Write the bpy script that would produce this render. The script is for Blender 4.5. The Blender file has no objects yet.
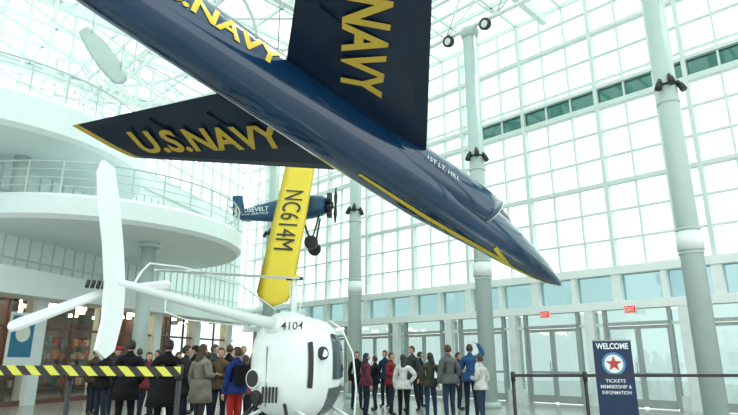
import bpy, math, random
from mathutils import Vector, Matrix
random.seed(11)
scene = bpy.context.scene
try:
    scene.view_settings.view_transform = 'Standard'
except Exception: pass
COL = scene.collection

# ---------------------------------------------------------------- materials
def mat(name, col, rough=0.5, metal=0.0, var=0.06, vscale=3.0, spec=0.5, coat=0.0, emit=None, es=0.0, bump=0.0):
    m = bpy.data.materials.new(name); m.use_nodes = True
    nt = m.node_tree; b = nt.nodes['Principled BSDF']
    b.inputs['Roughness'].default_value = rough
    b.inputs['Metallic'].default_value = metal
    b.inputs['Specular IOR Level'].default_value = spec
    b.inputs['Coat Weight'].default_value = coat
    tc = nt.nodes.new('ShaderNodeTexCoord'); nz = nt.nodes.new('ShaderNodeTexNoise')
    nz.inputs['Scale'].default_value = vscale; nz.inputs['Detail'].default_value = 4
    nt.links.new(tc.outputs['Object'], nz.inputs['Vector'])
    cr = nt.nodes.new('ShaderNodeValToRGB')
    cr.color_ramp.elements[0].position = 0.3; cr.color_ramp.elements[1].position = 0.7
    cr.color_ramp.elements[0].color = (*[max(0, c*(1-var)) for c in col], 1)
    cr.color_ramp.elements[1].color = (*[min(1, c*(1+var)) for c in col], 1)
    nt.links.new(nz.outputs['Fac'], cr.inputs['Fac'])
    nt.links.new(cr.outputs['Color'], b.inputs['Base Color'])
    if emit:
        b.inputs['Emission Color'].default_value = (*emit, 1); b.inputs['Emission Strength'].default_value = es
    if bump > 0:
        bp = nt.nodes.new('ShaderNodeBump'); bp.inputs['Strength'].default_value = bump
        nz2 = nt.nodes.new('ShaderNodeTexNoise'); nz2.inputs['Scale'].default_value = vscale*5
        nt.links.new(tc.outputs['Object'], nz2.inputs['Vector'])
        nt.links.new(nz2.outputs['Fac'], bp.inputs['Height']); nt.links.new(bp.outputs['Normal'], b.inputs['Normal'])
    return m

def glassmat(name, tint, gloss=0.06):
    m = bpy.data.materials.new(name); m.use_nodes = True
    nt = m.node_tree; nt.nodes.clear()
    o = nt.nodes.new('ShaderNodeOutputMaterial'); mx = nt.nodes.new('ShaderNodeMixShader')
    t = nt.nodes.new('ShaderNodeBsdfTransparent'); g = nt.nodes.new('ShaderNodeBsdfGlossy')
    t.inputs['Color'].default_value = (*tint, 1); g.inputs['Roughness'].default_value = 0.05
    g.inputs['Color'].default_value = (0.9, 1, 0.97, 1)
    mx.inputs[0].default_value = gloss
    nt.links.new(t.outputs[0], mx.inputs[1]); nt.links.new(g.outputs[0], mx.inputs[2]); nt.links.new(mx.outputs[0], o.inputs[0])
    return m

M_white = mat('white_paint', (0.80, 0.85, 0.835), 0.5, var=0.02)
M_mull = mat('mullion_paint', (0.65, 0.72, 0.70), 0.45, var=0.03)
M_roof = mat('roof_steel_paint', (0.70, 0.77, 0.75), 0.45, var=0.03)
M_rail = mat('railing_paint', (0.55, 0.62, 0.61), 0.45, var=0.03)
M_col = mat('column_paint', (0.46, 0.56, 0.535), 0.4, var=0.03)
M_fascia = mat('balcony_plaster', (0.78, 0.86, 0.86), 0.6, var=0.02)
M_wallp = mat('pale_wall_plaster', (0.76, 0.83, 0.825), 0.7, var=0.02)
M_glass = glassmat('clear_glass', (0.93, 1.0, 0.975), 0.03)
M_tint = glassmat('tinted_glass', (0.52, 0.64, 0.65), 0.08)
M_door = glassmat('door_glass', (0.62, 0.70, 0.69), 0.08)
M_shopg = glassmat('shop_glass', (0.88, 0.90, 0.88), 0.05)
M_teal = glassmat('teal_glass', (0.10, 0.30, 0.26), 0.10)
M_dark = mat('black_metal', (0.015, 0.017, 0.02), 0.45, var=0.2)
M_grey = mat('grey_metal', (0.30, 0.34, 0.34), 0.4, 0.4)
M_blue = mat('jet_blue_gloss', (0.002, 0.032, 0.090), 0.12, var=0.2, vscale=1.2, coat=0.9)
M_wblue = mat('jet_blue_shaded', (0.003, 0.014, 0.038), 0.30, var=0.25, vscale=1.5)  # jet blue darkened for wings and tailplane, underside shade put into the colour
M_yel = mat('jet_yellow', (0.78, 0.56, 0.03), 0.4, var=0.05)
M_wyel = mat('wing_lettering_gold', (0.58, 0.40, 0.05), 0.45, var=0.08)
M_canopy = mat('canopy_glass', (0.05, 0.07, 0.08), 0.05, var=0.1)
M_heli = mat('helicopter_white', (0.78, 0.84, 0.84), 0.3, var=0.02, coat=0.3)
M_red = mat('exit_red', (0.75, 0.02, 0.02), 0.4, emit=(0.9, 0.05, 0.04), es=0.4)
M_lampc = mat('lamp_lens', (0.6, 0.65, 0.62), 0.2)
M_cable = mat('steel_cable', (0.35, 0.4, 0.4), 0.4, 0.6)
M_brown = mat('shop_wood', (0.09, 0.032, 0.02), 0.6, var=0.3)
M_warm = mat('shop_lamp', (1, 0.8, 0.5), 0.5, emit=(1.0, 0.78, 0.46), es=22)

# ---------------------------------------------------------------- mesh builder
class MB:
    def __init__(s): s.v = []; s.f = []; s.m = []; s.s = []
    def add(s, vs, fs, mi=0, sm=False):
        o = len(s.v); s.v += [tuple(v) for v in vs]
        for f in fs:
            s.f.append([i+o for i in f]); s.m.append(mi); s.s.append(sm)
    def box(s, c, d, mi=0, R=None):
        vs = []
        for x in (-.5, .5):
            for y in (-.5, .5):
                for z in (-.5, .5):
                    p = Vector((x*d[0], y*d[1], z*d[2]))
                    if R: p = R @ p
                    vs.append(p+Vector(c))
        s.add(vs, [(0,1,3,2),(4,6,7,5),(0,4,5,1),(2,3,7,6),(0,2,6,4),(1,5,7,3)], mi)
    def loft(s, rings, mi=0, cap=True, sm=True, closed=True):
        n = len(rings[0]); vs = [p for r in rings for p in r]; fs = []
        for i in range(len(rings)-1):
            for j in range(n if closed else n-1):
                k = (j+1) % n
                fs.append((i*n+j, i*n+k, (i+1)*n+k, (i+1)*n+j))
        s.add(vs, fs, mi, sm)
        if cap and closed:
            o = len(s.v)-len(vs)
            s.f.append([o+j for j in range(n)][::-1]); s.m.append(mi); s.s.append(False)
            s.f.append([o+(len(rings)-1)*n+j for j in range(n)]); s.m.append(mi); s.s.append(False)
    def tube(s, pts, rad, n=8, mi=0, flat=1.0, sm=True):
        pts = [Vector(p) for p in pts]
        if not isinstance(rad, (list, tuple)): rad = [rad]*len(pts)
        rings = []; a = None
        for i, p in enumerate(pts):
            d = (pts[min(i+1, len(pts)-1)]-pts[max(i-1, 0)])
            d = d.normalized() if d.length > 1e-9 else Vector((0,0,1))
            if a is None:
                a = d.orthogonal().normalized() if abs(d.z) > .9 else d.cross(Vector((0,0,1))).normalized()
            a = (a-d*a.dot(d)).normalized(); b = d.cross(a)
            rings.append([p+a*(rad[i]*math.cos(t))+b*(rad[i]*flat*math.sin(t)) for t in [2*math.pi*k/n for k in range(n)]])
        s.loft(rings, mi, True, sm)
    def sphere(s, c, r, mi=0, seg=12, rings=8, R=None, fn=None):
        c = Vector(c)
        if not isinstance(r, (list, tuple)): r = (r, r, r)
        vs = []; fs = []
        for i in range(rings+1):
            ph = math.pi*i/rings
            for j in range(seg):
                th = 2*math.pi*j/seg
                p = Vector((math.sin(ph)*math.cos(th)*r[0], math.sin(ph)*math.sin(th)*r[1], math.cos(ph)*r[2]))
                if fn: p = fn(p)
                if R: p = R @ p
                vs.append(p+c)
        for i in range(rings):
            for j in range(seg):
                k = (j+1) % seg
                fs.append((i*seg+j, (i+1)*seg+j, (i+1)*seg+k, i*seg+k))
        s.add(vs, fs, mi, True)
    def prism(s, poly, ext, mi=0):
        n = len(poly); e = Vector(ext)
        vs = [Vector(p)-e*.5 for p in poly]+[Vector(p)+e*.5 for p in poly]
        fs = [tuple(range(n))[::-1], tuple(range(n, 2*n))]+[(i, (i+1) % n, n+(i+1) % n, n+i) for i in range(n)]
        s.add(vs, fs, mi)
    def obj(s, name, mats, parent=None, pm=None, M=None):
        me = bpy.data.meshes.new(name); me.from_pydata(s.v, [], s.f)
        for m in mats: me.materials.append(m)
        me.polygons.foreach_set('material_index', s.m); me.polygons.foreach_set('use_smooth', s.s)
        me.validate(); me.update()
        import bmesh
        bm = bmesh.new(); bm.from_mesh(me); bmesh.ops.recalc_face_normals(bm, faces=bm.faces); bm.to_mesh(me); bm.free()
        o = bpy.data.objects.new(name, me); COL.objects.link(o)
        if M: o.matrix_world = M
        if parent: o.parent = parent
        return o

def empty(name, M=None):
    e = bpy.data.objects.new(name, None); COL.objects.link(e); e.empty_display_size = .3
    if M: e.matrix_world = M
    return e
def frame(o, X, Y, Z):
    X, Y, Z = Vector(X).normalized(), Vector(Y).normalized(), Vector(Z).normalized()
    return Matrix(((X.x, Y.x, Z.x, o[0]), (X.y, Y.y, Z.y, o[1]), (X.z, Y.z, Z.z, o[2]), (0,0,0,1)))

def text_geo(txt, w, h, bold=0.02):
    cu = bpy.data.curves.new('t', 'FONT'); cu.body = txt; cu.offset = bold; cu.resolution_u = 3
    ob = bpy.data.objects.new('t', cu); COL.objects.link(ob)
    dg = bpy.context.evaluated_depsgraph_get(); me = bpy.data.meshes.new_from_object(ob.evaluated_get(dg))
    vs = [v.co.copy() for v in me.vertices]; fs = [tuple(p.vertices) for p in me.polygons]
    bpy.data.objects.remove(ob); bpy.data.curves.remove(cu); bpy.data.meshes.remove(me)
    x0 = min(v.x for v in vs); x1 = max(v.x for v in vs); y0 = min(v.y for v in vs); y1 = max(v.y for v in vs)
    return [((v.x-(x0+x1)/2)/(x1-x0)*w, (v.y-(y0+y1)/2)/(y1-y0)*h) for v in vs], fs
def text_on(mb, txt, w, h, o, X, Y, mi, bold=0.02):
    vs, fs = text_geo(txt, w, h, bold); X = Vector(X).normalized(); Y = Vector(Y).normalized(); o = Vector(o)
    mb.add([o+X*a+Y*b for a, b in vs], fs, mi)

# ================================================================= ROOM SHELL
mf = mat('floor_terrazzo', (0.50, 0.50, 0.47), 0.18, var=0.08, vscale=2.0)
nt = mf.node_tree
br = nt.nodes.new('ShaderNodeTexBrick'); br.inputs['Scale'].default_value = 1.0
br.offset = 0; br.inputs['Mortar Size'].default_value = 0.008; br.inputs['Brick Width'].default_value = 1; br.inputs['Row Height'].default_value = 1
br.inputs['Color1'].default_value = (0.38, 0.38, 0.355, 1); br.inputs['Color2'].default_value = (0.32, 0.33, 0.31, 1); br.inputs['Mortar'].default_value = (0.20, 0.20, 0.19, 1)
tc = [n for n in nt.nodes if n.type == 'TEX_COORD'][0]
nt.links.new(tc.outputs['Object'], br.inputs['Vector']); nt.links.new(br.outputs['Color'], nt.nodes['Principled BSDF'].inputs['Base Color'])
b = MB(); b.box((0, 17, -0.1), (44, 50, 0.2)); b.obj('floor', [mf])

GO = Vector((6.05, 20.15, 0)); GW = frame(GO, (1, -1, 0), (1, 1, 0), (0, 0, 1))
S0, S1, P = -18.8, 13.0, 0.957
gw = empty('wall_glass', GW)
b = MB(); g = MB(); t = MB(); te = MB()
Z0, ZT = 4.3, 14.5
k0 = int(math.floor(S0/P)); k1 = int(math.ceil(S1/P))
for k in range(k0, k1+1):
    x = k*P; thick = (k % 3 == 0)
    w, d = (0.13, 0.28) if thick else (0.06, 0.13)
    b.box((x, 0, (Z0+ZT)/2), (w, d, ZT-Z0))
z = Z0; i = 0
while z <= ZT+.01:
    thick = (i % 3 == 0); h, d = (0.13, 0.22) if thick else (0.06, 0.11)
    b.box(((S0+S1)/2, 0, z), (S1-S0, d, h)); z += P; i += 1
b.box(((S0+S1)/2, 0, 9.98), (S1-S0, .26, .12)); b.box(((S0+S1)/2, 0, 10.72), (S1-S0, .26, .12))
wl = MB()
wl.box(((S0+S1)/2, 0, 4.2), (S1-S0, .5, .24)); wl.box(((S0+S1)/2, 0, 3.1), (S1-S0, .45, .26))
for k in range(-13, 10):
    wl.box((k*1.435, 0, 3.65), (.16 if k % 2 else .28, .4, 1.0))
g.box(((S0+S1)/2, .02, 7.1), (S1-S0, .012, 5.6)); g.box(((S0+S1)/2, .02, 12.6), (S1-S0, .012, 3.7))
te.box((5.4, .02, 10.35), (15.2, .012, .64)); g.box((-10.5, .02, 10.35), (16.6, .012, .64))
t.box(((S0+S1)/2, .02, 3.65), (S1-S0, .012, .9))
b.obj('mullion_grid', [M_mull], gw); wl.obj('transom_band', [M_white], gw)
g.obj('clear_panes', [M_glass], gw); te.obj('teal_panes', [M_teal], gw); t.obj('tinted_panes', [M_tint], gw)
M_df = mat('door_frame_metal', (0.34, 0.39, 0.38), 0.4, 0.1)
M_pier = mat('pier_panel', (0.72, 0.77, 0.76), 0.5)
n = 0
b2 = MB(); sg = MB()
for c in [-16.8+2.87*i for i in range(0, 10)]:
    n += 1
    e = empty('door_%d' % n, Matrix.Translation((c, 0, 0))); e.parent = gw
    d = MB(); gl = MB()
    for sx in (-1, 1):
        cx = sx*.475
        d.box((cx-sx*.43, 0, 1.25), (.07, .07, 2.4)); d.box((cx+sx*.43, 0, 1.25), (.07, .07, 2.4))
        d.box((cx, 0, .14), (.8, .06, .24)); d.box((cx, 0, 2.4), (.8, .06, .1)); d.box((cx, 0, 1.0), (.8, .05, .08))
        d.tube([(cx-sx*.36, -.08, .9), (cx-sx*.36, -.08, 1.35)], .018, 6)
        gl.box((cx, 0, 1.3), (.8, .01, 2.15))
        d.box((sx*.98, 0, 1.5), (.09, .2, 3.0))
    d.box((0, 0, 2.52), (2.0, .2, .1)); gl.box((0, 0, 2.78), (1.9, .01, .42))
    d.obj('leaf_frames', [M_df], e); gl.obj('leaf_glass', [M_door], e)
    px = c+1.435
    b2.box((px, 0, 1.5), (.3, .42, 3.0)); b2.box((px, 0, .2), (.9, .16, .4)); b2.box((px, 0, 2.5), (.9, .12, .08))
    sg.box((px, .02, 1.6), (.9, .01, 2.6))
b2.obj('trim_1', [M_pier], gw); sg.obj('sidelight_glass', [M_door], gw)
for s_ in (.42, 3.29):
    b = MB(); b.box((0, 0, 0), (.36, .06, .24), 0); b.box((0, -.035, 0), (.32, .01, .20), 1)
    text_on(b, 'EXIT', .26, .13, (0, -.043, 0), (1, 0, 0), (0, 0, 1), 0, .01)
    b.box((0, .14, 0), (.05, .25, .05), 0)
    b.obj('exit_sign', [M_white, M_red], None, None, GW @ Matrix.Translation((s_, -.38, 2.93)))

for (cx, cy, lz) in [(7.9, 13.5, 8.4), (3.67, 18.0, 8.1), (-.56, 22.5, 7.4), (-4.8, 27.0, 7.4), (12.1, 9.0, 8.4)]:
    e = empty('column', Matrix.Translation((cx, cy, 0)))
    b = MB(); b.tube([(0, 0, 0), (0, 0, 13.0)], .26, 28); b.tube([(0, 0, 0), (0, 0, .18)], .34, 28)
    b.tube([(0, 0, 12.7), (0, 0, 12.9), (0, 0, 13.02)], [.28, .34, .34], 28)
    for z in (3.9, 4.5, lz-.5): b.tube([(0, 0, z), (0, 0, z+.05)], .28, 28)
    b.obj('shaft', [M_col], e)
    b = MB()
    b.tube([(0, 0, 4.0), (0, 0, 4.45)], .30, 20)
    b.obj('uplight_collar', [M_white], e)
    b = MB()
    b.tube([(0, 0, lz-.03), (0, 0, lz+.03)], .28, 20)
    for a, dz in ((215, 0), (262, .1), (312, -.05)):
        dx, dy = math.cos(math.radians(a)), math.sin(math.radians(a))
        b.tube([(dx*.25, dy*.25, lz+dz), (dx*.36, dy*.36, lz+dz)], .02, 6)
        b.tube([(dx*.30, dy*.30, lz+.13+dz), (dx*.35, dy*.35, lz+dz), (dx*.42, dy*.42, lz-.17+dz)], [.05, .08, .09], 10)
    b.obj('spotlight_cluster', [M_dark], e)

# roof
b = MB(); ce = empty('ceiling', GW)
for k in range(-9, 7):
    b.box((k*1.914, -13, 14.6), (.09, 26, .18))
for k in range(0, 14):
    b.box(((S0+S1)/2, -k*1.9, 14.6), (S1-S0, .09, .18))
for k in range(-3, 3):
    b.box((k*6.2+1.2, -13, 14.35), (.22, 26, .45))
b.obj('roof_beams', [M_roof], ce)
g = MB(); g.box(((S0+S1)/2, -13, 14.72), (S1-S0, 26, .02)); g.obj('roof_glazing', [M_glass], ce)
for ty, nm in ((-3.25, 'roof_truss'), (-10.5, 'roof_truss_inner')):
    b = MB()
    b.tube([(S0, ty, 13.1), (S1, ty, 13.1)], .08, 8); b.tube([(S0, ty-.4, 14.4), (S1, ty-.4, 14.4)], .07, 8); b.tube([(S0, ty+.4, 14.4), (S1, ty+.4, 14.4)], .07, 8)
    x = S0; q = 0
    while x < S1-1:
        for dy in (-.4, .4):
            a = (x, ty, 13.1) if q % 2 == 0 else (x, ty+dy, 14.4); c = (x+1.1, ty+dy, 14.4) if q % 2 == 0 else (x+1.1, ty, 13.1)
            b.tube([a, c], .04, 6)
        x += 1.1; q += 1
    b.obj(nm, [M_roof], ce)
# hanger rods under the roof, from which aircraft cables drop
def cables(parent, PM, pts):
    b = MB(); inv = PM.inverted()
    for p in pts: b.tube([inv @ Vector(p), inv @ Vector((p[0], p[1], 13.0))], .012, 6)
    b.obj('suspension_cables', [M_cable], parent)
    r = MB(); gi = GW.inverted()
    for p in pts: r.tube([gi @ Vector((p[0], p[1], 13.0)), gi @ Vector((p[0], p[1], 14.55))], .02, 6)
    r.obj('hanger_rods', [M_roof], ce)
for s_ in (-3.55, -1.95, -.35, 2.6, -6.2):
    b = MB()
    b.tube([(0, 0, .28), (0, 0, .05)], .02, 6)
    b.tube([(0, .15, .02), (0, .02, 0), (0, -.14, -.04)], [.10, .20, .22], 18)
    b.tube([(0, -.141, -.04), (0, -.146, -.041)], .13, 16, 1)
    b.obj('ceiling_spotlight', [M_dark, M_lampc], None, None, GW @ Matrix.Translation((s_+1.0, -3.35, 12.84)))

# left wall with shop front
LO = Vector((-11.5, 18, 0)); LW = frame(LO, (.262, .965, 0), (-.965, .262, 0), (0, 0, 1))
lw = empty('wall_left', LW)
b = MB()
b.box((2.2, .2, 6.9), (26, .3, 5.2)); b.box((2.2, -.35, 3.75), (26, 1.4, .8))
for x in [-10, -6, -2, 1.2, 4.4, 7.6, 10.8, 14]:
    b.box((x, .05, 1.7), (.45, .5, 3.4))
b.obj('plaster', [M_wallp], lw)
b = MB()
for k in range(-11, 16):
    b.box((k*.96, .1, 12.0), (.07, .12, 5.0))
for k in range(6):
    b.box((2.2, .1, 9.55+k*.98), (26, .1, .07))
b.obj('clerestory_mullions', [M_roof], lw)
b = MB()
for k in range(-20, 30):
    b.box((k*.5, .03, 6.4), (.03, .05, 4.2))
for k in range(5): b.box((2.2, .03, 4.6+k*1.05), (26, .06, .05))
b.obj('trim_2', [M_rail], lw)
b = MB()
b.box((2.2, 5.4, 1.7), (25, .2, 3.4), 0); b.box((2.2, 2.7, 3.45), (25, 5.4, .1), 1)
for x in (-10, 0.5, 9): b.box((x, 2.8, 1.7), (.2, 5.2, 3.4), 0)
b.obj('shop_walls', [M_brown, M_brown], lw)
b = MB()
for k in range(24):
    x = -7+k*.85
    for r in range(4):
        b.box((x, 4.6-.6*(k % 3), .35+r*.55), (.8, .5, .04), 0)
        for q in range(4):
            hh = random.uniform(.15, .4)
            b.box((x-.3+q*.2, 4.5-.6*(k % 3), .37+r*.55+hh/2), (.15, .2, hh), random.randint(1, 4))
b.obj('shop_shelves', [M_brown, mat('merch_orange', (.4, .15, .05)), mat('merch_cream', (.45, .38, .28)), mat('merch_teal', (.06, .14, .15)), mat('merch_red', (.3, .03, .03))], lw)
b = MB()
for k in range(15):
    for r in (.8, 2.2, 3.9):
        x = -8+k*1.5; b.tube([(x, r, 3.30), (x, r, 3.40)], .19, 12)
b.obj('shop_downlights', [M_warm], lw)
b = MB(); gg = MB()
for k in range(-6, 11):
    b.box((k*1.4, 0, 1.65), (.06, .08, 3.3))
b.box((2.2, 0, 2.45), (25, .07, .08)); b.box((2.2, 0, .08), (25, .08, .16))
gg.box((2.2, 0, 1.7), (25, .01, 3.2))
b.obj('shopfront_frames', [mat('dark_red_frame', (.16, .07, .06), .5)], lw); gg.obj('shopfront_glass', [M_shopg], lw)
b = MB(); b.box((0, 0, 0), (1.0, .05, 1.7), 0); b.box((0, -.03, .1), (.85, .02, 1.3), 1)
b.tube([(0, -.05, .2), (0, -.055, .2)], .28, 24, 2)
b.obj('wall_poster', [M_white, mat('poster_blue', (.03, .18, .32)), mat('poster_cream', (.8, .8, .7))], None, None, LW @ Matrix.Translation((.55, -.14, 2.05)))

def balcony(name, cx, cy, r, z0, z1):
    e = empty(name, Matrix.Translation((cx, cy, 0)))
    b = MB(); N = 64
    ring = lambda rr, zz: [(rr*math.cos(2*math.pi*k/N), rr*math.sin(2*math.pi*k/N), zz) for k in range(N)]
    b.loft([ring(r-.9, z0-.02), ring(r-.15, z0), ring(r, z0+.12), ring(r, z1-.1), ring(r-.06, z1), ring(r-.3, z1)], 0, True, False)
    b.obj('fascia', [M_fascia], e)
    b = MB()
    for zz in (z1+.25, z1+.5, z1+.75, z1+1.0):
        pts = [(x*(r-.15)/r, y*(r-.15)/r, z) for x, y, z in ring(r, zz)]
        b.tube(pts+[pts[0]], .03 if zz > z1+.9 else .014, 6)
    for k in range(0, N, 2):
        a = 2*math.pi*k/N; b.box(((r-.15)*math.cos(a), (r-.15)*math.sin(a), z1+.5), (.04, .04, 1.0))
    b.obj('railing', [M_rail], e)
balcony('balcony', -10.0, 20.5, 5.1, 5.35, 6.1)
balcony('upper_balcony', -13.2, 18, 5.2, 7.6, 8.7)
b = MB(); b.tube([(0, 0, 0), (0, 0, 5.33)], .24, 24); b.tube([(0, 0, 5.15), (0, 0, 5.33)], .34, 24); b.obj('balcony_column', [M_col], None, None, Matrix.Translation((-7.6, 19, 0)))
b = MB(); b.tube([(0, 0, 0), (0, 0, 1.47)], .24, 24); b.tube([(0, 0, 0), (0, 0, .12)], .32, 24); b.obj('balcony_column', [M_col], None, None, Matrix.Translation((-10.9, 16.6, 6.1)))
b = MB()
for r in (3.5, 5.5, 7.5, 9.5):
    pts = [(-12+r*math.cos(a), 19+r*math.sin(a), 14.2) for a in [math.radians(q) for q in range(-120, 121, 8)]]
    b.tube(pts, .08, 6)
for q in range(-120, 121, 15):
    a = math.radians(q); b.tube([(-12+3.5*math.cos(a), 19+3.5*math.sin(a), 14.2), (-12+9.5*math.cos(a), 19+9.5*math.sin(a), 14.2)], .05, 6)
b.obj('trim_3', [M_roof])

# ================================================================= JET
JM = frame((-1.30, 10.115, 6.20), (.748, .590, -.303), (-.640, .7625, -.096), (.174, .266, .948))
jet = empty('jet_airplane', JM)
SEC = [(-6.6, .36, .38, .05), (-6.0, .43, .45, .05), (-5, .50, .54, .03), (-4, .55, .59, 0), (-2.5, .58, .63, 0), (-1, .60, .65, 0), (.5, .64, .66, 0), (2, .68, .67, 0), (3.5, .68, .67, 0), (4.6, .58, .62, .0), (5.5, .50, .56, 0), (6.6, .42, .46, -.05), (7.6, .29, .32, -.10), (8.3, .16, .18, -.14), (8.72, .05, .06, -.16), (8.8, .01, .01, -.16)]
def sec(x):
    if x <= SEC[0][0]: return SEC[0][1:]
    for a, c in zip(SEC, SEC[1:]):
        if x <= c[0]:
            t = (x-a[0])/(c[0]-a[0])
            return tuple(a[i]*(1-t)+c[i]*t for i in (1, 2, 3))
    return SEC[-1][1:]
def spow(v, e): return math.copysign(abs(v)**e, v)
def fp(x, th, off=0.0, nn=2.3):
    hw, hh, zc = sec(x); c, s = math.cos(th), math.sin(th)
    return Vector((x, -(hw+off)*spow(c, 2/nn), zc-(hh+off)*spow(s, 2/nn)))
xs = []; x = -6.6
while x < 8.6: xs.append(x); x += .25
xs += [8.72, 8.8]; xs = sorted(set(xs))
b = MB(); NS = 36
b.loft([[fp(x, 2*math.pi*k/NS) for k in range(NS)] for x in xs], 0)
b.obj('fuselage', [M_blue], jet)
b = MB(); b.tube([(-6.95, 0, .05), (-6.6, 0, .05), (-6.3, 0, .05)], [.28, .34, .36], 24); b.tube([(-6.97, 0, .05), (-6.955, 0, .05)], .24, 20, 1)
b.obj('exhaust', [M_grey, M_dark], jet)
b = MB()
for sy in (-1, 1):
    rings = []
    for x, y, w, h in [(.6, .44, .06, .2), (1.6, .48, .16, .34), (2.8, .50, .25, .42), (4.0, .53, .27, .44), (4.8, .55, .25, .42), (5.15, .56, .23, .38)]:
        rings.append([(x+(0.18*math.sin(2*math.pi*k/24) if x > 5.0 else 0), sy*(y+w*math.cos(2*math.pi*k/24)), .14+h*math.sin(2*math.pi*k/24)) for k in range(24)])
    b.loft(rings, 0)
    r = rings[-1]
    c = Vector((5.16, sy*.56, .14))
    rr = [[tuple(c+(Vector(p)-c)*1.02+Vector((.02, 0, 0))) for p in r], [tuple(c+(Vector(p)-c)*.98+Vector((.05, 0, 0))) for p in r]]
    b.loft(rr, 2)
    b.add([tuple(c+(Vector(p)-c)*.86+Vector((.055, 0, 0))) for p in r], [tuple(range(24))], 1)
b.obj('intakes', [M_blue, M_dark, M_heli], jet)
b = MB(); b.sphere((5.3, 0, .46), (1.25, .34, .40), 0, 20, 12); b.obj('canopy', [M_canopy], jet)
def surf(b, secs, mi=0, vertical=False, upto=None):
    rings = []
    for (yy, le, te_, zz, tk) in secs:
        c = le-te_
        pts = [(le, 0), (le-.12*c, .7), (le-.4*c, 1), (le-.75*c, .5), (te_, .04), (te_, -.04), (le-.75*c, -.5), (le-.4*c, -1), (le-.12*c, -.7)]
        if vertical: rings.append([(p[0], p[1]*tk/2, yy) for p in pts])
        else: rings.append([(p[0], yy, zz+p[1]*tk/2) for p in pts])
    b.loft(rings, mi, True, False)
def lerp(a, c, t): return a*(1-t)+c*t
wroot = (.35, 3.05, -.75); wtip = (5.2, -1.65, -3.2); ZR, ZTP = .34, .08
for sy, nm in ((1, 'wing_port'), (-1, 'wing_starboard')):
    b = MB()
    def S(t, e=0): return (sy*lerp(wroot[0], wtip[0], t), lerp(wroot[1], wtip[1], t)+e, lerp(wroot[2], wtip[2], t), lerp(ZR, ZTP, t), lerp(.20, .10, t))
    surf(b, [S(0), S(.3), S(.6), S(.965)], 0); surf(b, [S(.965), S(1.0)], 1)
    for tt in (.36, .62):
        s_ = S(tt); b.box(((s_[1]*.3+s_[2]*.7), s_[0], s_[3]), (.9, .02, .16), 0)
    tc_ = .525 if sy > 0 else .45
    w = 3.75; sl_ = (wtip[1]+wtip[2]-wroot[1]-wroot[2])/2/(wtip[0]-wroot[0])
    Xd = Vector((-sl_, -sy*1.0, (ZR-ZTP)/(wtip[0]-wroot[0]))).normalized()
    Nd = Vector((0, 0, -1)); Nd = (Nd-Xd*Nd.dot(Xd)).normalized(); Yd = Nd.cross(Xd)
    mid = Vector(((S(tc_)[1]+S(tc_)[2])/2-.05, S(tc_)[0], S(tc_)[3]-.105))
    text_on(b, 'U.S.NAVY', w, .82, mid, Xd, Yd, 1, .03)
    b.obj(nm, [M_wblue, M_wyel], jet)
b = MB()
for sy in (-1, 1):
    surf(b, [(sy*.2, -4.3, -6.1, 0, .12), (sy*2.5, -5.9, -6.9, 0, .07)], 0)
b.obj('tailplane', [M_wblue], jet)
b = MB(); surf(b, [(.4, -3.2, -6.2, 0, .16), (2.9, -5.6, -6.9, 0, .09)], 0, True); surf(b, [(2.75, -5.45, -6.85, 0, .1), (3.0, -5.7, -6.92, 0, .09)], 1, True)
b.obj('tail_fin', [M_blue, M_yel], jet)
b = MB()
def ribbon(xa, xb, ta, tb, mi=0, off=.014, n=24):
    vs = []; fs = []
    for i in range(n+1):
        u = i/n; x = lerp(xa, xb, u); a0 = ta(u); a1 = tb(u)
        for j in range(4): vs.append(fp(x, math.radians(lerp(a0, a1, j/3)), off))
    for i in range(n):
        for j in range(3): fs.append((i*4+j, i*4+j+1, (i+1)*4+j+1, (i+1)*4+j))
    b.add(vs, fs, mi, True)
ribbon(1.6, 6.2, lambda u: 86, lambda u: 90+8*u)
ribbon(5.7, 6.7, lambda u: 60+34*u, lambda u: 72+34*u, n=10)
ribbon(6.2, 8.75, lambda u: 90+8*u, lambda u: 100+34*u)
vs, fs = text_geo('U.S.NAVY', 2.8, .38, .03)
out = []
for a, c in vs:
    x = -2.35+a; z = .10+c; hw, hh, zc = sec(x)
    q = max(0, 1-(abs(z-zc)/hh)**2.3)**(1/2.3)
    out.append((x, -(hw*q+.02), z))
b.add(out, fs, 0)
vs = []; fs2 = []
for i in range(30):
    x = lerp(-5.6, -1.0, i/29)
    for th in (-42, -50): vs.append(fp(x, math.radians(th), .012))
for i in range(29): fs2.append((2*i, 2*i+1, 2*i+3, 2*i+2))
b.add(vs, fs2, 1, True)
vs, fs = text_geo('1ST LT. HILL', 1.0, .10, .0)
b.add([(3.2+a, -.80, c+.10) for a, c in vs], fs, 1)
b.obj('markings', [M_yel, M_heli], jet)
cables(jet, JM, [JM @ Vector(p) for p in [(2.2, 0, .6), (-4.4, .0, .5), (-.8, 0, .6)]])

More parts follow.
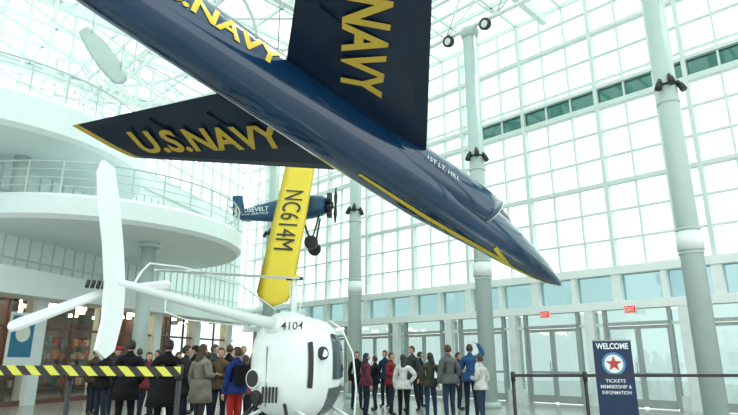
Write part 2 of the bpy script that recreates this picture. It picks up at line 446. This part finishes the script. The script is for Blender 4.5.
# ================================================================= PROPELLER PLANE
pe_M = Matrix.Translation((-3.3, 24.2, 7.75)) @ Matrix.Scale(1.1, 4); pe = empty('propeller_airplane', pe_M)
M_pb = mat('plane_blue', (0.01, .07, .15), .35, var=.1); M_py = mat('wing_yellow', (0.78, .57, .03), .45, var=.04)
b = MB(); rings = []
FA = Vector((-2.5, 0.2, -.05)); FB = Vector((1.25, -.1, .3))
for t, w, h in [(0, .06, .14), (.12, .16, .24), (.3, .28, .36), (.5, .38, .46), (.7, .42, .50), (.85, .40, .47), (.97, .36, .40), (1.0, .30, .32)]:
    c = FA.lerp(FB, t); rings.append([c+Vector((0, w*spow(math.cos(a), .75), h*spow(math.sin(a), .75))) for a in [2*math.pi*k/20 for k in range(20)]])
b.loft(rings, 0)
vs, fs = text_geo('ROOSEVELT', 1.35, .18, .01); b.add([(-1.70+a, -.40, .05+c+a*.08) for a, c in vs], fs, 1)
vs, fs = text_geo('FLYING SERVICE', 1.35, .09, .0); b.add([(-1.70+a, -.41, -.13+c+a*.08) for a, c in vs], fs, 1)
b.obj('fuselage', [M_pb, M_white], pe)
b = MB(); nose = FB+Vector((.05, 0, 0))
b.tube([nose, nose+Vector((.26, 0, .02))], [.24, .14], 14)
for k in range(7):
    a = 2*math.pi*k/7; d = Vector((0, math.cos(a), math.sin(a))); b.tube([nose+Vector((.06, 0, 0))+d*.1, nose+Vector((.10, 0, 0))+d*.52], [.13, .10], 8)
b.tube([nose+Vector((.34, -.12, -.75)), nose+Vector((.34, -.06, -.35)), nose+Vector((.34, 0, 0)), nose+Vector((.34, .06, .4)), nose+Vector((.34, .12, .8))], [.03, .08, .05, .08, .03], 8)
b.obj('engine_and_propeller', [M_dark], pe)
b = MB()
for sy in (-1, 1):
    w = Vector((.75, sy*.7, -1.35))
    b.tube([w+Vector((0, -.06, 0)), w+Vector((0, .06, 0))], .27, 18)
    b.tube([(.3, sy*.25, -.25), w], .04, 6); b.tube([(1.0, sy*.25, -.15), w], .04, 6)
b.tube([(.75, -.7, -1.35), (.75, .7, -1.35)], .03, 6)
b.obj('landing_gear', [M_dark], pe)
b = MB(); surf(b, [(-.1, -2.0, -2.55, 0, .06), (.75, -2.2, -2.6, 0, .04)], 0, True)
for sy in (-1, 1): surf(b, [(sy*.05+.2, -1.85, -2.45, 0, .06), (sy*1.2+.2, -2.05, -2.45, 0, .04)], 0)
b.obj('tail', [M_pb], pe)
WT = Vector((.24, .8, 3.6)); WB = Vector((-.24, -3.1, -4.0))
Xd = (WB-WT).normalized(); Nn = Vector((0, -1, 0)); Nn = (Nn-Xd*Nn.dot(Xd)).normalized(); Yd = Nn.cross(Xd)
b = MB(); rings = []
L = (WB-WT).length
for t in [0, .02, .06, .12, .3, .5, .7, .88, .94, .98, 1.0]:
    e_ = min(t, 1-t); k = math.sqrt(max(.02, min(1, 1-(1-min(1, e_/.06))**2))); c = 1.24*k; p = WT+Xd*(t*L)
    pr = [(.5, 0), (.38, .06), (.1, .085), (-.25, .05), (-.5, 0), (-.25, -.03), (.1, -.035), (.38, -.03)]
    rings.append([p+Yd*(a*c)-Nn*(h*1.3*k) for a, h in pr])
b.loft(rings, 0, True, True)
text_on(b, 'NC614M', 3.0, .72, WT+Xd*(L*.555)+Nn*.075, Xd, Yd, 1, .0)
b.obj('wing', [M_py, M_dark], pe)
b = MB()
for o in (-.4, .45):
    b.tube([(o, -.3, -.2), WT.lerp(WB, .75)+Yd*o*.6-Nn*.05], .035, 6, 0); b.tube([(o, .1, .3), WT.lerp(WB, .12)+Yd*o*.6-Nn*.05], .035, 6, 0)
b.obj('wing_struts', [M_pb], pe)
cables(pe, pe_M, [pe_M @ Vector(p) for p in ((-2.2, .1, .1), (.9, 0, .6))])

b = MB()
A = Vector((-9.3, 16, 11.8)); B = Vector((-7.65, 15.8, 9.75)); q = Vector((.75, 0, .6)).normalized()
GM = Matrix.Translation((-8.5, 15.9, 10.8)); gi_ = GM.inverted(); gle = empty('hanging_glider_wing', GM)
rings = []
for t, c in [(0, .35), (.3, .6), (.7, .65), (.93, .5), (1.0, .15)]:
    p = A.lerp(B, t); rings.append([gi_ @ (p+q*(x*c)+Vector((0, z*c, 0))) for x, z in [(.5, 0), (.2, .09), (-.3, .05), (-.5, 0), (-.3, -.04), (.2, -.05)]])
b.loft(rings, 0)
b.obj('panel', [M_col], gle)
cables(gle, GM, [A.lerp(B, .2), A.lerp(B, .9)])

# ================================================================= HELICOPTER
HM = frame((-1.12, 9.3, 0), (.447, .894, 0), (-.894, .447, 0), (0, 0, 1))
he = empty('helicopter', HM)
HS = [(-.86, .12, .20), (-.80, .32, .46), (-.68, .43, .64), (-.42, .51, .75), (0, .54, .79), (.38, .52, .76), (.66, .43, .63), (.84, .28, .40), (.92, .06, .08)]
def hp(f, th, off=0):
    a, c = HS[0], HS[1]
    for a, c in zip(HS, HS[1:]):
        if f <= c[0]: break
    t = max(0, min(1, (f-a[0])/(c[0]-a[0]))); hw = lerp(a[1], c[1], t); hh = lerp(a[2], c[2], t)
    return Vector((f, (hw+off)*spow(math.cos(th), .72), 1.30+(hh+off)*spow(math.sin(th), .72)))
b = MB(); b.loft([[hp(f, 2*math.pi*k/36) for k in range(36)] for f in [-.86, -.83, -.80, -.74, -.68, -.54, -.42, -.22, 0, .20, .38, .52, .66, .76, .84, .89, .92]], 0)
def hpatch(f0, f1, t0, t1, mi):
    vs = []; fs = []
    for i in range(9):
        for j in range(11): vs.append(hp(lerp(f0, f1, i/8), math.radians(lerp(t0, t1, j/10)), .014))
    for i in range(8):
        for j in range(10): fs.append((i*11+j, (i+1)*11+j, (i+1)*11+j+1, i*11+j+1))
    b.add(vs, fs, mi, True)
hpatch(-.50, -.40, 158, 196, 1)
hpatch(.05, .70, 196, 262, 2); hpatch(.05, .70, -15, 60, 2)
hpatch(.16, .64, 146, 188, 2)
b.sphere((-.32, 0, 1.88), (.50, .32, .27), 0, 20, 10)
b.tube([(-.76, .22, 1.14), (-.88, .24, 1.14)], .12, 18, 1); b.tube([(-.74, .22, 1.14), (-.87, .24, 1.14)], .14, 18, 0)
b.tube([(-.76, .18, .88), (-.84, .22, .86)], .11, 18, 1)
b.tube([(-.16, -.49, 1.5), (-.18, -.57, 1.51)], .10, 18, 1)
b.tube([(-.16, -.54, 1.5), (-.18, -.575, 1.51)], .06, 18, 0)
text_on(b, '4104', .34, .12, (-.72, -.33, 1.90), (.35, -1, 0), (.15, 0, 1), 1, .01)
for k in range(5): b.box((-.855, .05-.06*k, .92), (.02, .025, .22), 1)
b.tube([(-.845, 0, .75), (-.865, 0, 1.6)], .008, 6, 2)
b.obj('cabin', [M_heli, M_dark, M_canopy], he)
b = MB()
b.tube([(-.5, 0, 1.92), (-1.3, 0, 1.98), (-3.4, 0, 2.2), (-3.62, 0, 2.22)], [.10, .075, .05, .04], 14)
b.tube([(-3.3, .0, 2.38), (-3.15, .05, 2.50), (-2.6, .1, 2.54), (-1.6, .05, 2.48), (-.7, 0, 2.15)], .012, 6)
b.tube([(-3.3, .0, 2.38), (-3.4, 0, 2.2)], .014, 6)
b.tube([(-2.9, 0, 2.15), (-2.95, -.05, 1.95), (-2.6, -.05, 1.88), (-1.2, 0, 1.86)], .010, 6)
b.obj('tail_boom', [M_heli], he)
b = MB()
outl = [(-4.02, 3.36), (-3.98, 3.50), (-3.84, 3.46), (-3.72, 3.1), (-3.60, 2.6), (-3.52, 2.2), (-3.50, 1.85), (-3.56, 1.5), (-3.66, 1.42), (-3.78, 1.5), (-3.74, 1.8), (-3.76, 2.2), (-3.84, 2.6), (-3.95, 3.0)]
b.prism([(f, 0, z) for f, z in outl], (0, .05, 0), 0)
b.obj('tail_fin', [M_heli], he)
b = MB()
def blade(p0, p1, w, up=(0, 0, 1), th=.03, mi=0):
    p0 = Vector(p0); p1 = Vector(p1); d = (p1-p0).normalized(); q = d.cross(Vector(up)).normalized(); nrm = q.cross(d)
    rr = []
    for t, k in [(0, .35), (.1, .55), (.2, .8), (.9, 1), (.98, .8), (1, .3)]:
        p = p0.lerp(p1, t); rr.append([p+q*(a*w*k)+nrm*(c*th) for a, c in [(.5, 0), (.2, .5), (-.5, 0), (.2, -.5)]])
    b.loft(rr, mi, True, False)
blade((-3.55, .08, 2.17), (-4.45, .42, 1.70), .12, up=(.3, 1, .2))
blade((-3.5, .08, 2.17), (-2.95, -.1, 2.27), .10, up=(.3, 1, .2))
b.sphere((-3.58, .1, 2.2), .06, 1, 10, 8); b.tube([(-3.58, 0, 2.2), (-3.58, .12, 2.2)], .03, 8, 1)
for k in range(4): b.tube([(-3.70-.05*k, .08+.02*k, 2.22), (-3.72-.05*k, .08+.02*k, 2.14)], .022, 6, 1)
b.obj('tail_rotor', [M_heli, M_dark], he)
b = MB()
b.tube([(-.2, 0, 2.0), (-.2, 0, 2.70)], [.06, .035], 10, 0); b.tube([(-.2, -.14, 2.68), (-.2, .16, 2.70)], .03, 8, 1); b.sphere((-.2, 0, 2.71), (.08, .08, .05), 2, 12, 8)
blade((-.25, .14, 2.70), (-2.76, .385, 2.50), .12)
blade((-.25, -.12, 2.68), (-2.5, .1, 2.50), .11)
b.tube([(-.1, .08, 2.0), (-.22, .10, 2.66)], .012, 6, 0); b.tube([(-.2, -.1, 2.0), (-.1, -.10, 2.66)], .012, 6, 0)
b.obj('main_rotor', [M_heli, M_dark, M_yel], he)
b = MB()
for sy in (-1, 1):
    b.tube([(-1.4, sy*.85, .05), (1.2, sy*.85, .05), (1.5, sy*.85, .12), (1.65, sy*.85, .3)], .035, 8)
    for f in (-.5, .5): b.tube([(f, sy*.22, .72), (f, sy*.6, .55), (f, sy*.85, .08)], .03, 8)
    b.tube([(-.65, sy*.18, .85), (-1.3, sy*.85, .08)], .028, 8, 1)
b.tube([(.10, -.50, 2.02), (.13, -.70, 1.88), (.18, -.88, 1.5), (.20, -.93, 1.0), (.17, -.91, .5), (.15, -.86, .08)], .014, 6)
b.obj('landing_skids', [M_heli, M_dark], he)

# ================================================================= PEOPLE
SK = [mat('skin_a', (.55, .33, .24), .55), mat('skin_b', (.35, .19, .12), .55)]
HAIRM = {'black': mat('hair_black', (.012, .010, .010), .5), 'brown': mat('hair_brown', (.05, .026, .016), .5), 'blond': mat('hair_blond', (.35, .22, .1), .5)}
M_eye = mat('eye_dark', (.02, .015, .015), .2); M_lip = mat('lips', (.35, .1, .09), .5); M_shoe = mat('shoe_black', (.02, .018, .018), .5)
CL = {}
def cloth(c):
    k = tuple(round(v, 3) for v in c)
    if k not in CL: CL[k] = mat('cloth_%d' % len(CL), c, .9, var=.25, vscale=8, bump=.15, spec=.2)
    return CL[k]
def seg_d(p, a, c):
    ab = c-a; t = max(0, min(1, (p-a).dot(ab)/max(1e-9, ab.dot(ab)))); return (p-(a+ab*t)).length
def arms(pose):
    D = {'down': ((.235, .03, 1.13), (.25, -.04, .89), (.25, -.06, .80)),
         'pocket': ((.27, .08, 1.14), (.20, -.08, .96), (.15, -.12, .90)),
         'front': ((.24, .0, 1.13), (.12, -.22, 1.16), (.04, -.25, 1.18)),
         'raised': ((.33, -.06, 1.55), (.20, -.12, 1.76), (.12, -.13, 1.80)),
         'phone': ((.24, -.05, 1.16), (.12, -.24, 1.36), (.08, -.27, 1.44)),
         'akimbo': ((.36, .05, 1.20), (.20, -.03, 1.03), (.15, -.06, .98))}
    return D[pose]
def person(x, y, h=1.7, yaw=0, coat=(.02, .02, .025), pants=(.02, .025, .04), hair='black', long=False, la='down', ra='down', hem=.86, sk=0, bulk=1.15, hat=None, bag=None, stride=None, turn=None):
    sc = h/1.75
    if stride is None: stride = random.uniform(-.11, .11)
    if turn is None: turn = random.uniform(-.7, .7)
    V = []; E = []; Rr = []; L = []
    def nv(p, r): V.append(Vector(p)); Rr.append(r); return len(V)-1
    def ed(a, c, l): E.append((a, c)); L.append(l)
    sw = random.uniform(-.045, .045)
    pel = nv((sw, 0, .95), (.155*bulk, .115*bulk)); w = nv((sw*.5, 0, 1.10), (.14*bulk, .105*bulk)); ch = nv((0, .005, 1.30), (.165*bulk, .12*bulk)); nk = nv((0, .01, 1.44), (.09, .08)); n2 = nv((0, 0, 1.52), (.052, .055)); n3 = nv((0, -.008, 1.58), (.055, .06))
    ed(pel, w, 0); ed(w, ch, 0); ed(ch, nk, 0); ed(nk, n2, 0); ed(n2, n3, 2)
    hands = []
    for sx, pose in ((1, la), (-1, ra)):
        el, wr, pa = arms(pose); m = lambda p: (p[0]*sx, p[1], p[2])
        s_ = nv((sx*.165, .01, 1.40), (.078*bulk, .075*bulk)); a = nv(m(el), (.056*bulk, .056*bulk)); w_ = nv(m(wr), (.040*bulk, .040*bulk)); pm_ = nv(m(tuple(lerp(wr[i], pa[i], .35) for i in range(3))), (.026, .028))
        ed(nk, s_, 0); ed(s_, a, 0); ed(a, w_, 0); ed(w_, pm_, 2)
        hands.append((sx, Vector(m(wr)), Vector(m(pa))))
        st = stride*sx
        hip = nv((sx*.088+sw, 0, .88), (.10, .105)); kn = nv((sx*.105, -.02-st*.5, .49), (.066, .07)); an = nv((sx*.12, .02-st, .10), (.046, .05)); he_ = nv((sx*.12, .03-st, .055), (.045, .045)); to = nv((sx*.145, -.15-st, .04), (.045, .034))
        ed(pel, hip, 1); ed(hip, kn, 1); ed(kn, an, 1); ed(an, he_, 3); ed(he_, to, 3)
    me = bpy.data.meshes.new('sk'); me.from_pydata(V, E, []); ob = bpy.data.objects.new('sk', me); COL.objects.link(ob)
    md = ob.modifiers.new('s', 'SKIN'); md.branch_smoothing = .6
    for i, sv in enumerate(me.skin_vertices[0].data): sv.radius = Rr[i]; sv.use_root = (i == 0)
    su = ob.modifiers.new('u', 'SUBSURF'); su.levels = 1; su.render_levels = 1
    dg = bpy.context.evaluated_depsgraph_get(); dg.update(); bm_ = bpy.data.meshes.new_from_object(ob.evaluated_get(dg))
    b = MB(); vs = [v.co.copy() for v in bm_.vertices]; fs = [tuple(p.vertices) for p in bm_.polygons]
    b.v += [tuple(v) for v in vs]
    for f in fs:
        c = sum((vs[i] for i in f), Vector())/len(f)
        best = min(range(len(E)), key=lambda k: seg_d(c, V[E[k][0]], V[E[k][1]])-.5*Rr[E[k][0]][0])
        b.f.append(list(f)); b.m.append(L[best]); b.s.append(True)
    bpy.data.objects.remove(ob); bpy.data.meshes.remove(me); bpy.data.meshes.remove(bm_)
    if hem < .9:
        rr = []
        for t in (0, .3, .7, 1):
            z = lerp(1.08, hem, t); ww = lerp(.155, .20, t)*bulk; dd = lerp(.125, .165, t)*bulk
            rr.append([(sw*.7+ww*math.cos(a)*(1+.03*math.sin(5*a)), dd*math.sin(a)*(1+.03*math.cos(4*a)), z) for a in [2*math.pi*k/20 for k in range(20)]])
        b.loft(rr, 0)
    b.tube([(0, .012, 1.45), (0, .008, 1.51)], [.095, .075], 14, 0)
    R = Matrix.Rotation(turn, 3, 'Z'); hc = Vector((0, -.015, 1.64))
    def hd(p):
        t = max(0, -p.z/.12)
        return Vector((p.x*(1-.32*t), p.y*(1-.15*t)-.012*t, p.z))
    b.sphere(hc, (.076, .096, .118), 2, 16, 12, R, hd)
    Q = lambda p: hc+R @ Vector(p)
    b.tube([Q((0, -.092, .012)), Q((0, -.108, -.018)), Q((0, -.114, -.032)), Q((0, -.095, -.040))], [.008, .012, .015, .008], 6, 2)
    for sx in (-1, 1):
        b.sphere(Q((sx*.030, -.086, .006)), (.012, .007, .007), 5, 8, 6, R); b.tube([Q((sx*.016, -.092, .024)), Q((sx*.045, -.084, .026))], .004, 5, 4)
        b.sphere(Q((sx*.076, .008, -.008)), (.012, .02, .03), 2, 8, 6, R)
    b.sphere(Q((0, -.088, -.062)), (.022, .008, .007), 6, 8, 6, R)
    def hf(p):
        q = p.copy()
        if q.y < -.03 and q.z < .055: q.y = -.03+(q.y+.03)*.1; q.x *= .93
        if q.z < -.05 and not long: q.z = -.05+(q.z+.05)*.3
        return q
    b.sphere(hc+Vector((0, .008, .012)), (.087, .108, .124), 4, 16, 12, R, hf)
    if long:
        rr = []
        for t, ww, dd, yy in [(0, .075, .05, .05), (.4, .09, .05, .07), (.8, .09, .045, .10), (1, .06, .03, .11)]:
            rr.append([Q((ww*math.cos(a), yy+dd*math.sin(a), .02-.28*t)) for a in [2*math.pi*k/12 for k in range(12)]])
        b.loft(rr, 4)
    if hat:
        b.sphere(Q((0, .006, .045)), (.095, .112, .105), 7, 16, 10, R, lambda p: Vector((p.x, p.y, max(p.z, -.02))))
    for sx, wr, pa in hands:
        d = (pa-wr).normalized(); side = Vector((0, 1, 0)) if abs(d.y) < .8 else Vector((0, 0, 1)); side = (side-d*side.dot(d)).normalized(); nrm = d.cross(side)*sx
        pc = wr+d*.03; pe_ = wr+d*.095
        b.loft([[pc+side*(.028*math.cos(a))+nrm*(.016*math.sin(a)) for a in [k*math.pi/4 for k in range(8)]], [pe_+side*(.040*math.cos(a))+nrm*(.014*math.sin(a)) for a in [k*math.pi/4 for k in range(8)]]], 2)
        for q, ln in ((-.030, .068), (-.010, .080), (.010, .076), (.029, .058)):
            p0 = pe_+side*q-d*.01; p1 = p0+d*ln*.5-nrm*.004*sx; p2 = p1+d*ln*.42-nrm*.018
            b.tube([p0, p1, p2], [.0095, .009, .007], 6, 2)
        t0 = pc+side*-.026+d*.015; b.tube([t0, t0+d*.03-side*.022, t0+d*.06-side*.026-nrm*.008], [.012, .011, .008], 6, 2)
    if bag:
        b.box((.0, .20, 1.22), (.28, .14, .38), 7); b.tube([(.11, .12, 1.42), (.12, -.02, 1.46), (.12, -.13, 1.30), (.12, -.02, 1.1)], .018, 6, 7); b.tube([(-.11, .12, 1.42), (-.12, -.02, 1.46), (-.12, -.13, 1.30), (-.12, -.02, 1.1)], .018, 6, 7)
    zmin = min(v[2] for v in b.v); b.v = [(v[0], v[1], v[2]-zmin) for v in b.v]
    Mx = Matrix.Translation((x, y, 0)) @ Matrix.Rotation(math.radians(yaw), 4, 'Z') @ Matrix.Scale(sc, 4)
    return b.obj('person', [cloth(coat), cloth(pants), SK[sk], M_shoe, HAIRM[hair], M_eye, M_lip, cloth(hat or bag or (.02, .02, .02))], None, None, Mx)

BK = (.010, .010, .012); NV = (.015, .03, .07); DG = (.05, .055, .06); OL = (.055, .06, .04)
def at(px, Y): return (px-369)/579.6*Y
people = [
 (106, 12.8, dict(h=1.66, yaw=-20, coat=BK, hair='black', long=True, la='front', ra='front', bulk=1.25)),
 (130, 11.4, dict(h=1.78, yaw=200, coat=BK, pants=BK, hem=.66, la='pocket', ra='pocket', bulk=1.3)),
 (149, 13.6, dict(h=1.58, yaw=20, coat=(.16, .03, .04), long=True)),
 (168, 10.7, dict(h=1.76, yaw=190, coat=BK, pants=BK, hem=.60, bulk=1.5, la='pocket', ra='pocket')),
 (186, 12.2, dict(h=1.70, yaw=120, coat=(.02, .02, .022), hem=.72, ra='pocket', bulk=1.25)),
 (202, 11.4, dict(h=1.70, yaw=150, coat=(.24, .22, .18), pants=(.05, .05, .05), hem=.64, hair='brown', long=True, bulk=1.35, ra='front')),
 (214, 14.6, dict(h=1.78, yaw=60, coat=DG, hair='brown')),
 (221, 12.5, dict(h=1.66, yaw=0, coat=(.12, .08, .05), hair='brown', la='front', ra='front')),
 (237, 11.0, dict(h=1.64, yaw=230, coat=(.015, .035, .15), pants=(.40, .03, .02), hair='brown', bag=BK, bulk=1.25)),
 (254, 12.9, dict(h=1.56, yaw=140, coat=BK, hair='black', long=True)),
 (264, 14.3, dict(h=1.74, yaw=250, coat=(.14, .15, .14), hair='brown')),
 (118, 15.2, dict(h=1.74, yaw=0, coat=(.05, .05, .06), hat=(.25, .03, .03))),
 (178, 15.0, dict(h=1.60, yaw=80, coat=(.20, .14, .09), hair='brown')),
 (243, 15.8, dict(h=1.78, yaw=10, coat=(.25, .25, .25), hair='blond')),
 (139, 16.4, dict(h=1.72, yaw=190, coat=(.03, .05, .08), hair='brown')),
 (195, 16.2, dict(h=1.78, yaw=-50, coat=BK, hat=(.02, .02, .02))),
 (271, 12.6, dict(h=1.52, yaw=100, coat=(.05, .04, .04), hair='black', long=True)),
 (158, 15.4, dict(h=1.66, yaw=-60, coat=(.04, .04, .05), hair='black', hem=.7, bulk=1.3)),
 (208, 13.4, dict(h=1.58, yaw=220, coat=(.03, .03, .04), hair='black', long=True, bulk=1.3)),
 (229, 14.0, dict(h=1.76, yaw=160, coat=BK, hair='brown', bulk=1.3, hem=.72)),
 (246, 12.0, dict(h=1.50, yaw=190, coat=(.22, .06, .09), hair='brown', long=True, bulk=1.2)),
 (96, 15.8, dict(h=1.70, yaw=60, coat=(.06, .04, .03), hair='brown', bulk=1.2)),
 (366, 15.2, dict(h=1.58, yaw=110, coat=(.12, .03, .05), hair='black', long=True, bulk=1.25)),
 (357, 17.4, dict(h=1.66, yaw=20, coat=BK, hair='black')),
 (375, 17.2, dict(h=1.52, yaw=240, coat=BK, la='front')),
 (385, 18.4, dict(h=1.70, yaw=-30, coat=NV, hair='brown')),
 (391, 15.6, dict(h=1.60, yaw=60, coat=(.20, .03, .03), hair='brown', la='front', ra='front', bulk=1.2)),
 (403, 14.2, dict(h=1.54, yaw=165, coat=(.58, .60, .58), pants=BK, hair='black', long=True, ra='akimbo', hem=.84, bulk=1.25)),
 (412, 17.0, dict(h=1.80, yaw=-40, coat=DG, hair='brown')),
 (420, 18.6, dict(h=1.66, yaw=80, coat=BK, hair='black')),
 (430, 14.6, dict(h=1.58, yaw=180, coat=OL, pants=(.03, .05, .10), hair='black', long=True, la='pocket', ra='pocket', bulk=1.3)),
 (448, 14.2, dict(h=1.76, yaw=200, coat=(.11, .12, .12), pants=(.03, .05, .09), hair='brown', ra='pocket', bulk=1.35)),
 (458, 17.4, dict(h=1.62, yaw=60, coat=BK)),
 (470, 15.0, dict(h=1.80, yaw=165, coat=(.03, .09, .22), pants=(.02, .03, .05), hair='brown', la='phone', ra='raised', bulk=1.25)),
 (480, 13.7, dict(h=1.52, yaw=230, coat=(.56, .57, .55), pants=(.03, .05, .10), hair='brown', la='front', ra='pocket', bulk=1.2)),
]
for px, Y, kw in people:
    person(at(px, Y), Y, **kw)

# ================================================================= BARRIERS, BANNER
def tape_mat():
    m = mat('hazard_tape', (1, .8, 0), .5); nt = m.node_tree; N = nt.nodes
    tc = [n for n in N if n.type == 'TEX_COORD'][0]; sp = N.new('ShaderNodeSeparateXYZ'); nt.links.new(tc.outputs['Object'], sp.inputs[0])
    ad = N.new('ShaderNodeMath'); ad.operation = 'ADD'; nt.links.new(sp.outputs[0], ad.inputs[0]); nt.links.new(sp.outputs[2], ad.inputs[1])
    dv = N.new('ShaderNodeMath'); dv.operation = 'DIVIDE'; dv.inputs[1].default_value = .19; nt.links.new(ad.outputs[0], dv.inputs[0])
    fr = N.new('ShaderNodeMath'); fr.operation = 'FRACT'; nt.links.new(dv.outputs[0], fr.inputs[0])
    gt = N.new('ShaderNodeMath'); gt.operation = 'GREATER_THAN'; gt.inputs[1].default_value = .5; nt.links.new(fr.outputs[0], gt.inputs[0])
    mx = N.new('ShaderNodeMix'); mx.data_type = 'RGBA'; mx.inputs[6].default_value = (.02, .02, .015, 1); mx.inputs[7].default_value = (.66, .66, .08, 1)
    nt.links.new(gt.outputs[0], mx.inputs[0]); nt.links.new(mx.outputs[2], N['Principled BSDF'].inputs['Base Color']); return m
def post(b, x, y, H, r=.034):
    b.tube([(x, y, 0), (x, y, .03), (x, y, .05)], [.18, .17, .06], 24); b.tube([(x, y, .03), (x, y, H)], r, 16); b.tube([(x, y, H-.13), (x, y, H), (x, y, H+.015)], [r*1.35, r*1.35, r*.8], 16)
e = empty('barrier_tape_stanchion', Matrix.Translation((0, 6, 0)))
b = MB()
for x in (-5.6, -3.07, -1.95): post(b, x, 0, 1.345, .026)
b.obj('posts', [M_dark], e)
b = MB()
pts = [(-5.6, 1.315), (-4.4, 1.305), (-3.07, 1.30), (-2.5, 1.292), (-1.93, 1.29)]
for (x0, z0), (x1, z1) in zip(pts, pts[1:]):
    b.box(((x0+x1)/2, -.04, (z0+z1)/2), (x1-x0+.002, .006, .095))
b.obj('striped_tape', [tape_mat()], e)
e = empty('belt_barrier', Matrix.Translation((0, 9, 0)))
b = MB()
PX = [2.22, 3.33, 5.9, 7.6]
for x in PX: post(b, x, 0, 1.22, .027)
b.obj('posts', [M_dark], e)
b = MB()
for x0, x1 in zip(PX, PX[1:]):
    b.box(((x0+x1)/2, 0, 1.175), (x1-x0, .004, .045)); 
b.obj('belt', [M_dark], e)
e = empty('welcome_banner', Matrix.Translation((5.27, 12.5, 0)) @ Matrix.Rotation(math.radians(-12), 4, 'Z'))
b = MB(); b.box((0, 0, .06), (.86, .22, .10), 0); b.tube([(0, .06, .1), (0, .06, 1.82)], .014, 8, 0); b.box((0, 0, 1.82), (.80, .03, .03), 0)
b.box((0, .0, .95), (.78, .008, 1.72), 1)
text_on(b, 'WELCOME', .66, .13, (0, -.007, 1.70), (1, 0, 0), (0, 0, 1), 2, .03)
b.tube([(0, -.006, 1.33), (0, -.009, 1.33)], .24, 32, 3); b.tube([(0, -.0095, 1.33), (0, -.011, 1.33)], .19, 32, 2)
star = []
for k in range(10):
    r = .17 if k % 2 == 0 else .07; a = math.pi/2+k*math.pi/5; star.append((r*math.cos(a), -.013, 1.33+r*math.sin(a)))
b.prism(star, (0, .003, 0), 4)
for z, s_, w in ((.98, 'TICKETS', .4), (.86, 'MEMBERSHIP &', .62), (.74, 'INFORMATION', .58)): text_on(b, s_, w, .07, (0, -.007, z), (1, 0, 0), (0, 0, 1), 2, .01)
b.obj('stand_and_print', [M_grey, mat('banner_navy', (.01, .03, .09), .6), M_white, mat('logo_blue', (.08, .25, .45)), mat('logo_red', (.5, .05, .06))], e)

# ================================================================= LIGHT
w = bpy.data.worlds.new('world'); scene.world = w; w.use_nodes = True
bg = w.node_tree.nodes['Background']; bg.inputs['Color'].default_value = (.92, 1.0, .98, 1); bg.inputs['Strength'].default_value = 1.78
sl = bpy.data.lights.new('sun', 'SUN'); sl.energy = 2.3; sl.angle = math.radians(12); sl.color = (1, .98, .93)
so = bpy.data.objects.new('sun', sl); COL.objects.link(so)
so.rotation_euler = Vector((-.45, -.25, -.85)).to_track_quat('-Z', 'Y').to_euler()

cam = bpy.data.cameras.new('camera'); cam.sensor_width = 36; cam.lens = 559/738*36; cam.clip_end = 300
co = bpy.data.objects.new('camera', cam); COL.objects.link(co); co.location = (0, 0, 1.4)
co.rotation_euler = (math.radians(90+15.3), 0, 0); scene.camera = co
